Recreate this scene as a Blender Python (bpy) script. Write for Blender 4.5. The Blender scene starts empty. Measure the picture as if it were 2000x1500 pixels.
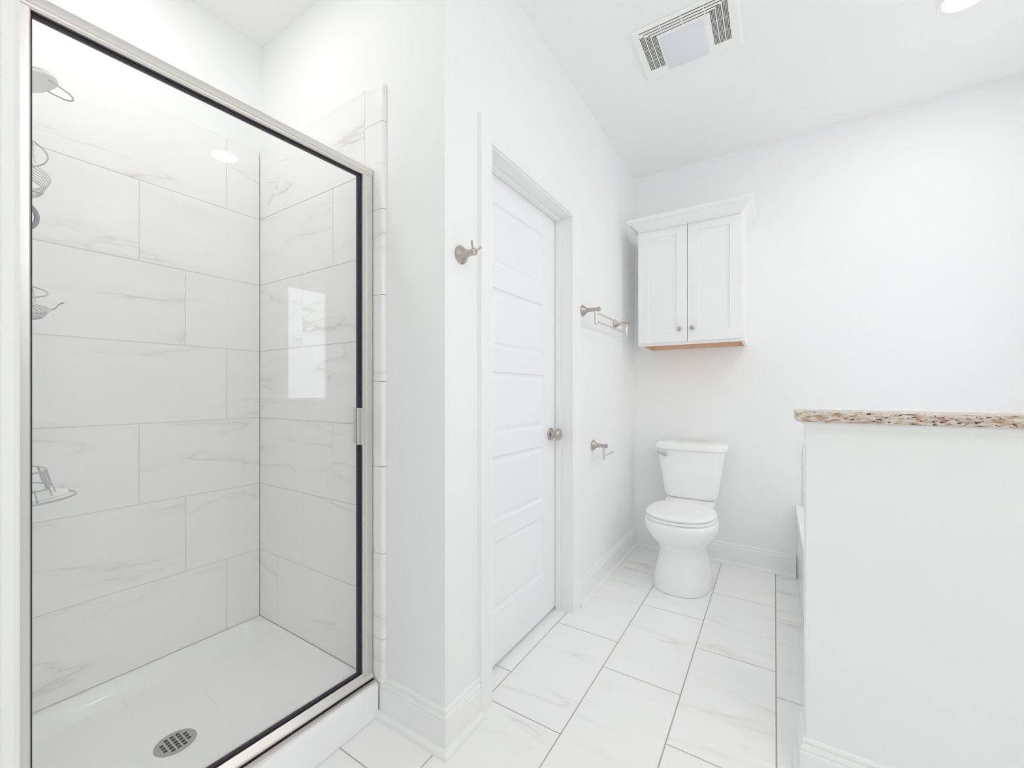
import bpy, bmesh, math, random
from mathutils import Vector, Matrix
R = math.radians
random.seed(4)
scene = bpy.context.scene
COL = scene.collection

# ------------------------------------------------------------------ camera
F_PX, HOR = 807.0, 765.0
cam_d = bpy.data.cameras.new('camera'); cam = bpy.data.objects.new('camera', cam_d); COL.objects.link(cam)
cam_d.sensor_fit = 'HORIZONTAL'; cam_d.sensor_width = 36.0
cam_d.lens = 36.0 * F_PX / 2000.0
cam_d.shift_x = 0.0
cam_d.shift_y = (HOR - 750.0) / 2000.0
cam_d.clip_start = 0.02
cam.location = (0, 0, 1.143)
cam.rotation_euler = (R(90), 0, R(32.436))
scene.camera = cam

# ------------------------------------------------------------------ world, exposure
w = bpy.data.worlds.new('world'); scene.world = w; w.use_nodes = True
w.node_tree.nodes['Background'].inputs[0].default_value = (0.75, 0.86, 1.0, 1)
w.node_tree.nodes['Background'].inputs[1].default_value = 0.3
scene.view_settings.view_transform = 'Standard'
scene.view_settings.look = 'None'
scene.view_settings.gamma = 1.0
scene.view_settings.use_curve_mapping = False
scene.view_settings.exposure = 0.90
CAN = 31.0          # recessed lamp radiance
CAN_S = 31.0        # brighter lamp inside the shower
FILL_GLOBE = 10.5         # added fill globes, out of frame
WIN1 = 2.0          # frosted window over the tub
REAR_FILL = 0.42          # added window-shaped fill pane, unseen behind the camera
try:
    scene.cycles.diffuse_bounces = 14
    scene.cycles.max_bounces = 20
    scene.cycles.transparent_max_bounces = 16
except Exception: pass

# ------------------------------------------------------------------ helpers
def bm_new(): return bmesh.new()

def add_box(bm, x0, x1, y0, y1, z0, z1, bev=0.0, seg=2):
    vs = [bm.verts.new(p) for p in ((x0,y0,z0),(x1,y0,z0),(x1,y1,z0),(x0,y1,z0),(x0,y0,z1),(x1,y0,z1),(x1,y1,z1),(x0,y1,z1))]
    fs = [bm.faces.new([vs[i] for i in f]) for f in ((0,3,2,1),(4,5,6,7),(0,1,5,4),(1,2,6,5),(2,3,7,6),(3,0,4,7))]
    if bev > 0:
        es = list({e for f in fs for e in f.edges})
        bmesh.ops.bevel(bm, geom=es, offset=bev, segments=seg, affect='EDGES', profile=0.5)

def frame_of(d):
    d = Vector(d).normalized()
    a = Vector((0,0,1)) if abs(d.z) < 0.9 else Vector((1,0,0))
    u = d.cross(a).normalized(); v = d.cross(u).normalized()
    return d, u, v

def add_tube(bm, pts, r, n=10, closed=False):
    pts = [Vector(p) for p in pts]; m = len(pts); rings = []
    u = None
    for i, p in enumerate(pts):
        if closed: d = pts[(i+1) % m] - pts[i-1]
        else: d = pts[min(i+1, m-1)] - pts[max(i-1, 0)]
        d.normalize()
        if u is None: _, u, _v = frame_of(d)
        u = (u - d*u.dot(d)).normalized(); v = d.cross(u)
        rr = r[i] if isinstance(r, (list, tuple)) else r
        rings.append([bm.verts.new(p + (u*math.cos(2*math.pi*k/n) + v*math.sin(2*math.pi*k/n))*rr) for k in range(n)])
    for i in range(m if closed else m-1):
        a, b = rings[i], rings[(i+1) % m]
        for k in range(n): bm.faces.new((a[k], a[(k+1)%n], b[(k+1)%n], b[k]))
    if not closed:
        bm.faces.new(rings[0][::-1]); bm.faces.new(rings[-1])

def add_lathe(bm, origin, axis, prof, n=32):
    """prof: list of (distance along axis, radius)"""
    o = Vector(origin); d, u, v = frame_of(axis); rings = []
    for (t, r) in prof:
        if r < 1e-6: rings.append([bm.verts.new(o + d*t)])
        else: rings.append([bm.verts.new(o + d*t + (u*math.cos(2*math.pi*k/n) + v*math.sin(2*math.pi*k/n))*r) for k in range(n)])
    for a, b in zip(rings, rings[1:]):
        for k in range(n):
            if len(a) == 1 and len(b) == 1: continue
            if len(a) == 1: bm.faces.new((a[0], b[(k+1)%n], b[k]))
            elif len(b) == 1: bm.faces.new((a[k], a[(k+1)%n], b[0]))
            else: bm.faces.new((a[k], a[(k+1)%n], b[(k+1)%n], b[k]))
    if len(rings[0]) > 1: bm.faces.new(rings[0][::-1])
    if len(rings[-1]) > 1: bm.faces.new(rings[-1])

def add_loft(bm, secs, cap=True):
    rings = [[bm.verts.new(p) for p in s] for s in secs]; n = len(rings[0])
    for a, b in zip(rings, rings[1:]):
        for k in range(n): bm.faces.new((a[k], a[(k+1)%n], b[(k+1)%n], b[k]))
    if cap: bm.faces.new(rings[0][::-1]); bm.faces.new(rings[-1])

def superell(cx, cy, hx, hy, z, e=2.3, n=48, front=None):
    out = []
    for k in range(n):
        t = 2*math.pi*k/n; c, s = math.cos(t), math.sin(t)
        ex = e if not (front and s < 0) else front
        out.append((cx + hx*math.copysign(abs(c)**(2/ex), c), cy + hy*math.copysign(abs(s)**(2/ex), s), z))
    return out

def add_molding(bm, path, prof, e1, e2, n, o=(0,0,0)):
    """sweep prof [(out, up)] along an in-plane path, mitred; out = to the right of travel"""
    e1, e2, n, o = Vector(e1), Vector(e2), Vector(n), Vector(o)
    P = [Vector((a, b)) for a, b in path]; m = len(P); rings = []
    for i in range(m):
        dirs = []
        if i > 0: dirs.append((P[i]-P[i-1]).normalized())
        if i < m-1: dirs.append((P[i+1]-P[i]).normalized())
        ns = [Vector((d.y, -d.x)) for d in dirs]
        if len(ns) == 2:
            b = (ns[0]+ns[1]).normalized(); sc = 1.0/max(0.2, b.dot(ns[0]))
        else: b = ns[0]; sc = 1.0
        rings.append([bm.verts.new(o + e1*(P[i].x + b.x*sc*a) + e2*(P[i].y + b.y*sc*a) + n*h) for a, h in prof])
    k = len(prof)
    for A, B in zip(rings, rings[1:]):
        for j in range(k): bm.faces.new((A[j], A[(j+1)%k], B[(j+1)%k], B[j]))
    bm.faces.new(rings[0][::-1]); bm.faces.new(rings[-1])

WPOS = {}
def obj(name, bm, mat, parent=None, smooth=None, **props):
    org = WPOS[parent.name] if parent is not None else Vector((0,0,0))
    if parent is None:
        zs = [v.co.copy() for v in bm.verts]
        mn = Vector([min(c[i] for c in zs) for i in range(3)]); mx = Vector([max(c[i] for c in zs) for i in range(3)])
        org = Vector(((mn.x+mx.x)/2, (mn.y+mx.y)/2, mn.z))
    bmesh.ops.recalc_face_normals(bm, faces=bm.faces)
    for v in bm.verts: v.co -= org
    me = bpy.data.meshes.new(name); bm.to_mesh(me); bm.free()
    if smooth is not None:
        for p in me.polygons: p.use_smooth = True
        try: me.set_sharp_from_angle(angle=R(smooth))
        except Exception: pass
    me.materials.append(mat)
    o = bpy.data.objects.new(name, me); COL.objects.link(o)
    if parent is not None: o.parent = parent
    else: o.location = org
    WPOS[o.name] = org
    for k, v in props.items(): o[k] = v
    return o

def struct(name, bm, mat, parent=None, smooth=None):
    o = obj(name, bm, mat, parent, smooth)
    if parent is None: o['kind'] = 'structure'
    return o

def thing(name, label, cat, loc, group=None):
    o = bpy.data.objects.new(name, None); COL.objects.link(o); o.location = loc; WPOS[o.name] = Vector(loc)
    o.empty_display_size = 0.05
    if label: o['label'] = label
    if cat: o['category'] = cat
    if group: o['group'] = group
    return o

# ------------------------------------------------------------------ materials
def mat_new(name):
    m = bpy.data.materials.new(name); m.use_nodes = True
    nt = m.node_tree; return m, nt, nt.nodes['Principled BSDF']
def L(nt, a, b): nt.links.new(a, b)
def N(nt, t, **kw):
    n = nt.nodes.new(t)
    for k, v in kw.items(): setattr(n, k, v)
    return n

def simple(name, col, rough=0.5, metal=0.0, bump=0.0, bscale=200.0, coat=0.0, var=0.0):
    m, nt, b = mat_new(name)
    b.inputs['Base Color'].default_value = (*col, 1); b.inputs['Roughness'].default_value = rough
    b.inputs['Metallic'].default_value = metal
    if coat: b.inputs['Coat Weight'].default_value = coat; b.inputs['Coat Roughness'].default_value = 0.05
    if bump or var:
        tc = N(nt, 'ShaderNodeTexCoord'); no = N(nt, 'ShaderNodeTexNoise'); no.inputs['Scale'].default_value = bscale
        L(nt, tc.outputs['Object'], no.inputs['Vector'])
        if bump:
            bp = N(nt, 'ShaderNodeBump'); bp.inputs['Strength'].default_value = bump; bp.inputs['Distance'].default_value = 0.002
            L(nt, no.outputs['Fac'], bp.inputs['Height']); L(nt, bp.outputs['Normal'], b.inputs['Normal'])
        if var:
            hs = N(nt, 'ShaderNodeHueSaturation'); hs.inputs['Color'].default_value = (*col, 1)
            mr = N(nt, 'ShaderNodeMapRange'); mr.inputs['To Min'].default_value = 1-var; mr.inputs['To Max'].default_value = 1+var
            L(nt, no.outputs['Fac'], mr.inputs['Value']); L(nt, mr.outputs['Result'], hs.inputs['Value']); L(nt, hs.outputs['Color'], b.inputs['Base Color'])
    return m

def brushed(name, col, rough, axis='Z'):
    m, nt, b = mat_new(name)
    b.inputs['Metallic'].default_value = 1.0
    tc = N(nt, 'ShaderNodeTexCoord'); mp = N(nt, 'ShaderNodeMapping'); no = N(nt, 'ShaderNodeTexNoise')
    sc = {'X': (3, 500, 500), 'Y': (500, 3, 500), 'Z': (500, 500, 3)}[axis]
    mp.inputs['Scale'].default_value = sc; no.inputs['Scale'].default_value = 1.0
    L(nt, tc.outputs['Object'], mp.inputs['Vector']); L(nt, mp.outputs['Vector'], no.inputs['Vector'])
    mr = N(nt, 'ShaderNodeMapRange'); mr.inputs['To Min'].default_value = rough-0.06; mr.inputs['To Max'].default_value = rough+0.06
    L(nt, no.outputs['Fac'], mr.inputs['Value']); L(nt, mr.outputs['Result'], b.inputs['Roughness'])
    b.inputs['Base Color'].default_value = (*col, 1)
    return m

def marble(name, base, vein, seedv, plane, vs=1.0, strength=0.55, rough=0.22):
    """white porcelain with soft diagonal veins, shifted per tile; plane = axes used for the veins"""
    m, nt, b = mat_new(name)
    tc = N(nt, 'ShaderNodeTexCoord'); geo = N(nt, 'ShaderNodeNewGeometry')
    sep = N(nt, 'ShaderNodeSeparateXYZ'); L(nt, tc.outputs['Object'], sep.inputs[0])
    cmb = N(nt, 'ShaderNodeCombineXYZ')
    L(nt, sep.outputs[plane[0]], cmb.inputs['X']); L(nt, sep.outputs[plane[1]], cmb.inputs['Y'])
    rs = N(nt, 'ShaderNodeMath', operation='MULTIPLY'); rs.inputs[1].default_value = 37.0
    L(nt, geo.outputs['Random Per Island'], rs.inputs[0])
    ad = N(nt, 'ShaderNodeMath', operation='ADD'); ad.inputs[1].default_value = seedv; L(nt, rs.outputs[0], ad.inputs[0])
    L(nt, ad.outputs[0], cmb.inputs['Z'])
    mp = N(nt, 'ShaderNodeMapping'); mp.inputs['Rotation'].default_value = (0, 0, R(-52)); mp.inputs['Scale'].default_value = (0.95*vs, 4.2*vs, 1)
    L(nt, cmb.outputs[0], mp.inputs['Vector'])
    n1 = N(nt, 'ShaderNodeTexNoise'); n1.inputs['Scale'].default_value = 1.0; n1.inputs['Detail'].default_value = 6; n1.inputs['Roughness'].default_value = 0.47
    n1.inputs['Distortion'].default_value = 0.3
    L(nt, mp.outputs['Vector'], n1.inputs['Vector'])
    def ridge(src, centre, width):
        s = N(nt, 'ShaderNodeMath', operation='SUBTRACT'); s.inputs[1].default_value = centre; L(nt, src, s.inputs[0])
        a = N(nt, 'ShaderNodeMath', operation='ABSOLUTE'); L(nt, s.outputs[0], a.inputs[0])
        r = N(nt, 'ShaderNodeMapRange', interpolation_type='SMOOTHERSTEP'); r.inputs['From Max'].default_value = width; r.inputs['To Min'].default_value = 1; r.inputs['To Max'].default_value = 0
        L(nt, a.outputs[0], r.inputs['Value']); return r.outputs['Result']
    thin = ridge(n1.outputs['Fac'], 0.5, 0.012); wide = ridge(n1.outputs['Fac'], 0.5, 0.055)
    n2 = N(nt, 'ShaderNodeTexNoise'); n2.inputs['Scale'].default_value = 2.6; n2.inputs['Detail'].default_value = 3; L(nt, mp.outputs['Vector'], n2.inputs['Vector'])
    mk = N(nt, 'ShaderNodeMapRange'); mk.inputs['From Min'].default_value = 0.44; mk.inputs['From Max'].default_value = 0.68; L(nt, n2.outputs['Fac'], mk.inputs['Value'])
    w_ = N(nt, 'ShaderNodeMath', operation='MULTIPLY'); w_.inputs[1].default_value = 0.34; L(nt, wide, w_.inputs[0])
    s_ = N(nt, 'ShaderNodeMath', operation='MAXIMUM'); L(nt, thin, s_.inputs[0]); L(nt, w_.outputs[0], s_.inputs[1])
    f_ = N(nt, 'ShaderNodeMath', operation='MULTIPLY'); L(nt, s_.outputs[0], f_.inputs[0]); L(nt, mk.outputs['Result'], f_.inputs[1])
    g_ = N(nt, 'ShaderNodeMath', operation='MULTIPLY'); g_.inputs[1].default_value = strength; L(nt, f_.outputs[0], g_.inputs[0])
    mx = N(nt, 'ShaderNodeMix', data_type='RGBA'); mx.inputs['A'].default_value = (*base, 1); mx.inputs['B'].default_value = (*vein, 1)
    L(nt, g_.outputs[0], mx.inputs['Factor']); L(nt, mx.outputs['Result'], b.inputs['Base Color'])
    b.inputs['Roughness'].default_value = rough
    b.inputs['Specular IOR Level'].default_value = 0.4
    return m

def granite(name):
    m, nt, b = mat_new(name)
    tc = N(nt, 'ShaderNodeTexCoord'); mp = N(nt, 'ShaderNodeMapping'); mp.inputs['Scale'].default_value = (0.55, 1.0, 1.35); mp.inputs['Rotation'].default_value = (0, R(16), 0)
    L(nt, tc.outputs['Object'], mp.inputs['Vector'])
    n1 = N(nt, 'ShaderNodeTexNoise'); n1.inputs['Scale'].default_value = 95; n1.inputs['Detail'].default_value = 5; L(nt, mp.outputs['Vector'], n1.inputs['Vector'])
    cr = N(nt, 'ShaderNodeValToRGB'); L(nt, n1.outputs['Fac'], cr.inputs['Fac'])
    cr.color_ramp.elements[0].position = 0.36; cr.color_ramp.elements[0].color = (0.42, 0.27, 0.18, 1)
    cr.color_ramp.elements[1].position = 0.66; cr.color_ramp.elements[1].color = (0.74, 0.69, 0.62, 1)
    e = cr.color_ramp.elements.new(0.48); e.color = (0.62, 0.51, 0.41, 1)
    e = cr.color_ramp.elements.new(0.56); e.color = (0.68, 0.61, 0.53, 1)
    n2 = N(nt, 'ShaderNodeTexNoise'); n2.inputs['Scale'].default_value = 150; n2.inputs['Detail'].default_value = 2; n2.inputs['Distortion'].default_value = 0.4; L(nt, mp.outputs['Vector'], n2.inputs['Vector'])
    r2 = N(nt, 'ShaderNodeMapRange'); r2.inputs['From Min'].default_value = 0.60; r2.inputs['From Max'].default_value = 0.64; L(nt, n2.outputs['Fac'], r2.inputs['Value'])
    mx = N(nt, 'ShaderNodeMix', data_type='RGBA'); L(nt, r2.outputs['Result'], mx.inputs['Factor']); L(nt, cr.outputs['Color'], mx.inputs['A']); mx.inputs['B'].default_value = (0.10, 0.065, 0.06, 1)
    L(nt, mx.outputs['Result'], b.inputs['Base Color']); b.inputs['Roughness'].default_value = 0.25
    return m

def pane_glass(name):
    m, nt, b = mat_new(name); nt.nodes.remove(b); out = nt.nodes['Material Output']
    geo = N(nt, 'ShaderNodeNewGeometry'); dt = N(nt, 'ShaderNodeVectorMath', operation='DOT_PRODUCT')
    L(nt, geo.outputs['Incoming'], dt.inputs[0]); L(nt, geo.outputs['Normal'], dt.inputs[1])
    a = N(nt, 'ShaderNodeMath', operation='ABSOLUTE'); L(nt, dt.outputs['Value'], a.inputs[0])
    s = N(nt, 'ShaderNodeMath', operation='SUBTRACT'); s.inputs[0].default_value = 1; L(nt, a.outputs[0], s.inputs[1])
    p = N(nt, 'ShaderNodeMath', operation='POWER'); p.inputs[1].default_value = 5; L(nt, s.outputs[0], p.inputs[0])
    k = N(nt, 'ShaderNodeMath', operation='MULTIPLY_ADD'); k.inputs[1].default_value = 0.96; k.inputs[2].default_value = 0.04; L(nt, p.outputs[0], k.inputs[0])
    tr = N(nt, 'ShaderNodeBsdfTransparent'); tr.inputs['Color'].default_value = (0.996, 0.999, 0.998, 1)
    gl = N(nt, 'ShaderNodeBsdfGlossy'); gl.inputs['Roughness'].default_value = 0.0
    mx = N(nt, 'ShaderNodeMixShader'); L(nt, k.outputs[0], mx.inputs[0]); L(nt, tr.outputs[0], mx.inputs[1]); L(nt, gl.outputs[0], mx.inputs[2])
    L(nt, mx.outputs[0], out.inputs['Surface'])
    return m

def emis(name, col, s):
    m, nt, b = mat_new(name); nt.nodes.remove(b)
    e = N(nt, 'ShaderNodeEmission'); e.inputs['Color'].default_value = (*col, 1); e.inputs['Strength'].default_value = s
    L(nt, e.outputs[0], nt.nodes['Material Output'].inputs['Surface']); return m

M_WALL = simple('wall_paint', (0.908, 0.914, 0.914), 0.85, bump=0.06, bscale=350)
M_CEIL = simple('ceiling_paint', (0.935, 0.935, 0.93), 0.9, bump=0.05, bscale=300)
M_TRIM = simple('trim_paint', (0.915, 0.915, 0.913), 0.35)
M_DOOR = simple('door_paint', (0.905, 0.912, 0.92), 0.38)
M_CAB = simple('cabinet_paint', (0.92, 0.92, 0.92), 0.35)
M_WOOD = simple('raw_birch', (0.78, 0.55, 0.38), 0.6, bscale=60, var=0.12)
M_WTILE = marble('wall_tile', (0.915, 0.912, 0.905), (0.50, 0.46, 0.40), 3.1, ('Y', 'Z'), 1.0, 0.38)
M_STILE = marble('side_wall_tile', (0.915, 0.912, 0.905), (0.50, 0.46, 0.40), 11.7, ('X', 'Z'), 1.0, 0.46)
M_FTILE = marble('floor_tile', (0.93, 0.93, 0.928), (0.55, 0.52, 0.48), 7.3, ('X', 'Y'), 1.0, 0.38, 0.3)
M_GROUTW = simple('wall_grout', (0.74, 0.73, 0.71), 0.9)
M_GROUTF = simple('floor_grout', (0.50, 0.45, 0.42), 0.9, bscale=120, var=0.15)
M_ACRYL = simple('white_acrylic', (0.95, 0.952, 0.955), 0.22, coat=0.3)
M_PORC = simple('porcelain', (0.95, 0.95, 0.95), 0.25, coat=0.15)
M_SEAT = simple('seat_plastic', (0.94, 0.94, 0.94), 0.22)
M_NICK = brushed('brushed_nickel', (0.53, 0.48, 0.44), 0.30, 'X')
M_NICKV = brushed('brushed_nickel_frame', (0.74, 0.72, 0.70), 0.36, 'Z')
M_NICKH = brushed('brushed_nickel_rail', (0.78, 0.75, 0.72), 0.34, 'Y')
M_CHROME = simple('chrome', (0.62, 0.62, 0.64), 0.12, 1.0)
M_STEEL = simple('drain_steel', (0.50, 0.50, 0.49), 0.38, 1.0)
M_BLACK = simple('black_gasket', (0.022, 0.018, 0.028), 0.45)
M_DARK = simple('opening_shade', (0.03, 0.015, 0.018), 0.8)  # painted shade for the drain holes and vent slots
M_GLASS = pane_glass('shower_glass')
M_GRAN = granite('granite')
M_PLAST = simple('vent_plastic', (0.93, 0.925, 0.90), 0.4)
M_LENS = simple('vent_lens', (0.80, 0.82, 0.87), 0.25)
M_CAULK = simple('caulk', (0.80, 0.79, 0.76), 0.5)
M_WHITE = simple('white_plastic', (0.93, 0.93, 0.93), 0.3)
M_GREY = simple('grey_rubber', (0.33, 0.33, 0.35), 0.5)
M_CANS = emis('shower_lamp_glow', (1.0, 0.985, 0.965), CAN_S)
M_CAN = emis('lamp_glow', (1.0, 0.98, 0.955), CAN)
M_FILL_GLOBE = emis('fill_globe_glow', (1.0, 0.985, 0.965), FILL_GLOBE)
M_WIN1 = emis('frosted_daylight', (0.90, 0.95, 1.0), WIN1)
M_REAR_FILL = emis('rear_fill_glow', (0.93, 0.965, 1.0), REAR_FILL)

# ------------------------------------------------------------------ key planes
WD, WF, ZC = -0.885, 3.10, 2.73          # door wall, far wall, ceiling
SB, SR, SRP = -1.989, 0.977, 0.995       # shower back tile face, side tile face, painted side wall
SN = 0.150                               # near (fixture) wall tile face
XR = 1.33                                # right wall
YB = -2.3
XN = -1.20

# ------------------------------------------------------------------ room shell
def walls(name, boxes, mat=M_WALL):
    b = bm_new()
    for q in boxes: add_box(b, *q)
    return struct(name, b, mat)
walls('ceiling', [(-2.1, XR+0.1, YB-0.1, WF+0.1, ZC, ZC+0.08)], M_CEIL)
walls('wall_far', [(-1.9, XR+0.1, WF, WF+0.1, 0, ZC)])
walls('wall_left', [(WD-0.12, WD, SRP+0.12, 1.240, 0, ZC), (WD-0.12, WD, 1.978, WF, 0, ZC), (WD-0.12, WD, 1.240, 1.978, 2.062, ZC)])
walls('wall_shower_side', [(-2.1, WD, SRP, SRP+0.12, 0, ZC)])
walls('wall_shower_back', [(-2.1, SB-0.011, SN-0.01, SRP, 0, ZC)])
walls('wall_shower_near', [(-2.1, XN, YB, SN-0.01, 0, ZC)])
walls('wall_closet', [(-1.9, -1.8, SRP+0.12, WF, 0, ZC)])
walls('wall_back', [(-2.1, XR+0.1, YB-0.1, YB, 0, 0.55), (-2.1, XR+0.1, YB-0.1, YB, 2.35, ZC), (-2.1, -1.0, YB-0.1, YB, 0.55, 2.35), (1.15, XR+0.1, YB-0.1, YB, 0.55, 2.35)])
WY0, WY1, WZ0, WZ1 = 1.845, 2.325, 1.065, 2.115
walls('wall_right', [(XR, XR+0.1, YB, WY0, 0, ZC), (XR, XR+0.1, WY1, WF, 0, ZC), (XR, XR+0.1, WY0, WY1, 0, WZ0), (XR, XR+0.1, WY0, WY1, WZ1, ZC)])
walls('wall_half', [(0.078, XR, 1.478, 1.596, 0, 1.054)])

# windows (out of frame; the one over the tub mirrors in the shower glass; the rear one is an added fill light)
def window(n, boxes, pane, mp_):
    e = thing('window_%d' % n, None, None, ((pane[0]+pane[1])/2, (pane[2]+pane[3])/2, pane[4])); e['kind'] = 'structure'
    b = bm_new()
    for q in boxes: add_box(b, *q)
    obj('window_frame', b, M_TRIM, e)
    b = bm_new(); add_box(b, *pane); obj('pane', b, mp_, e)
window(1, [(XR+0.03, XR+0.06, WY0, WY0+0.02, WZ0, WZ1), (XR+0.03, XR+0.06, WY1-0.02, WY1, WZ0, WZ1), (XR+0.03, XR+0.06, WY0+0.02, WY1-0.02, WZ0, WZ0+0.02), (XR+0.03, XR+0.06, WY0+0.02, WY1-0.02, WZ1-0.02, WZ1)],
       (XR+0.035, XR+0.045, WY0+0.02, WY1-0.02, WZ0+0.02, WZ1-0.02), M_WIN1)
window(2, [(-1.0, -0.96, YB-0.08, YB-0.04, 0.55, 2.35), (1.11, 1.15, YB-0.08, YB-0.04, 0.55, 2.35), (-0.96, 1.11, YB-0.08, YB-0.04, 0.55, 0.59), (-0.96, 1.11, YB-0.08, YB-0.04, 2.31, 2.35), (0.055, 0.095, YB-0.08, YB-0.04, 0.59, 2.31)],
       (-0.96, 1.11, YB-0.07, YB-0.065, 0.59, 2.31), M_REAR_FILL)  # unseen rear window added as a frontal fill light

# floor: tiles with open joints over a grout bed
b = bm_new(); add_box(b, -2.1, XR+0.1, YB-0.1, WF+0.1, -0.06, -0.0015)
floor = struct('floor', b, M_GROUTF)
b = bm_new()
TX, TY, G = 0.3043, 0.600, 0.0022
offs = {-1: 1.423, 0: 1.8515, 1: 1.6545, 2: 2.001, 3: 1.838}
x_first = -0.908
for c in range(-4, 8):
    xa = x_first + c*TX; xb = xa + TX
    off = offs.get(c, 1.8515 - 0.2*c)
    k0 = int((YB-off)/TY) - 1
    for k in range(k0, k0+14):
        ya = off + k*TY; yb = ya + TY
        X0, X1, Y0, Y1 = max(xa, -1.187), min(xb, XR), max(ya, YB), min(yb, WF)
        if c < -1 and Y0 > 0.99: continue
        if X1-X0 < 0.02 or Y1-Y0 < 0.02: continue
        add_box(b, X0+(G if X0 == xa else 0), X1-(G if X1 == xb else 0), Y0+(G if Y0 == ya else 0), Y1-(G if Y1 == yb else 0), -0.01, 0.0, 0.0008, 1)
obj('tile', b, M_FTILE, floor)

# ------------------------------------------------------------------ shower wall tiles
rows = [(0.120, 0.423), (0.423, 0.724), (0.724, 1.024), (1.024, 1.327), (1.327, 1.628), (1.628, 1.929), (1.929, 2.235)]
def tiles_wall(name, axis, face, back, lo, hi, joints, mt, hirows=rows):
    b = bm_new(); g = 0.0013
    for (z0, z1), j in zip(hirows, joints):
        c = j
        while c > lo: c -= 0.606
        while c < hi:
            a0, a1 = max(c, lo), min(c+0.606, hi)
            if a1-a0 > 0.01:
                if axis == 'y': add_box(b, back, face, a0+g, a1-g, z0+g, z1-g, 0.001, 1)
                else: add_box(b, a0+g, a1-g, face, back, z0+g, z1-g, 0.001, 1)
            c += 0.606
    return b
J_BACK = [0.842, 0.695, 0.551, 0.842, 0.694, 0.552, 0.842]
J_SIDE = [-1.838, -1.650, -1.443, -1.838, -1.650, -1.443, -1.838]
b = bm_new(); add_box(b, SB-0.011, SB-0.0015, SN, SR, 0.10, 2.235); t = struct('trim_1', b, M_GROUTW)
obj('wall_tile', tiles_wall('t', 'y', SB, SB-0.009, SN, SR, J_BACK, M_WTILE), M_WTILE, t)
b = bm_new(); add_box(b, SB, -1.172, SR+0.0025, SRP, 0.10, 2.2275); t = struct('trim_2', b, M_GROUTW)
obj('wall_tile', tiles_wall('t', 'x', SR, SR+0.016, SB, -1.252, J_SIDE, M_STILE), M_STILE, t)
b = bm_new(); zz = [0.12, 0.272, 0.573, 0.879, 1.179, 1.484, 1.786, 2.094, 2.228]
for a, c in zip(zz, zz[1:]):
    # bullnose pieces with one rounded edge
    n = 8; r = 0.012; prof = [(-1.2505, SR), (-1.2505, SRP-0.001)]
    prof += [(-1.157, SRP-0.001)] + [(-1.157-r+r*math.cos(R(90*k/n)), SR+r-r*math.sin(R(90*k/n))) for k in range(n+1)]
    add_loft(b, [[(x, y, a+0.0013) for x, y in prof], [(x, y, c-0.0013) for x, y in prof]])
obj('bullnose_tile', b, M_STILE, t, smooth=40)
b = bm_new(); add_box(b, SB, XN-0.006, SN-0.0095, SN-0.0015, 0.10, 2.235); t = struct('trim_3', b, M_GROUTW)
obj('wall_tile', tiles_wall('t', 'x', SN-0.008, SN, SB, XN-0.006, J_SIDE, M_STILE), M_STILE, t)

# ------------------------------------------------------------------ baseboards
HB = 0.136
BP = [(0.0, 0.0), (0.033, 0.0), (0.033, 0.006), (0.031, 0.013), (0.027, 0.018), (0.021, 0.0215), (0.0155, 0.0225), (0.0155, 0.098), (0.0125, 0.101),
      (0.0125, 0.104), (0.0145, 0.108), (0.0135, 0.114), (0.0100, 0.119), (0.0075, 0.122), (0.0100, 0.124), (0.0110, 0.128), (0.0095, 0.133), (0.006, HB), (0.0, HB)]
def baseboard(name, path):
    b = bm_new(); add_molding(b, path, BP, (1,0,0), (0,1,0), (0,0,1))
    return struct(name, b, M_TRIM, smooth=35)
CAS0, CAS1, CAS2, CAS3 = 1.168, 1.243, 1.962, 2.040      # casing outer/inner (y), near and far
baseboard('baseboard_shower_side', [(-1.178, SRP), (WD, SRP), (WD, CAS0)])
baseboard('baseboard_left', [(WD, CAS3), (WD, WF), (0.112, WF)])
baseboard('baseboard_half', [(0.078, 1.59), (0.078, 1.478), (XR, 1.478)][::1])
baseboard('baseboard_right', [(XR, 1.44), (XR, YB), (-1.0, YB)])
baseboard('baseboard_near', [(XN, YB), (XN, 0.07)])

# ------------------------------------------------------------------ door, jamb and casing
CP = [(0.0, 0.0), (0.0, 0.009), (0.004, 0.0115), (0.009, 0.0105), (0.013, 0.0100), (0.020, 0.0120), (0.030, 0.0145), (0.045, 0.0165), (0.058, 0.0175), (0.070, 0.0180), (0.0765, 0.0175), (0.0765, 0.0)]
b = bm_new()
add_molding(b, [(CAS2, 0.0), (CAS2, 2.054), (CAS1, 2.054), (CAS1, 0.0)], CP, (0,1,0), (0,0,1), (1,0,0), (WD, 0, 0))
struct('trim_4', b, M_TRIM, smooth=30)
b = bm_new()
add_box(b, WD-0.12, WD+0.001, 1.240, 1.2535, 0, 2.0475); add_box(b, WD-0.12, WD+0.001, 1.9645, 1.978, 0, 2.0475); add_box(b, WD-0.12, WD+0.001, 1.240, 1.978, 2.0475, 2.062)
add_box(b, -0.974, -0.944, 1.2535, 1.2640, 0, 2.037, 0.002); add_box(b, -0.974, -0.944, 1.9540, 1.9645, 0, 2.037, 0.002); add_box(b, -0.974, -0.944, 1.2535, 1.9645, 2.037, 2.0475, 0.002)
struct('trim_5', b, M_TRIM)

DX = -0.9755; DY0, DY1, DZ0, DZ1 = 1.2555, 1.9615, 0.014, 2.0455
door = thing('door_1', None, None, (DX, (DY0+DY1)/2, DZ0)); door['kind'] = 'structure'
b = bm_new()
PY0, PY1 = 1.386, 1.830
panels = [(0.225, 0.520), (0.600, 0.874), (0.963, 1.227), (1.320, 1.575), (1.667, 1.925)]
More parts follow.
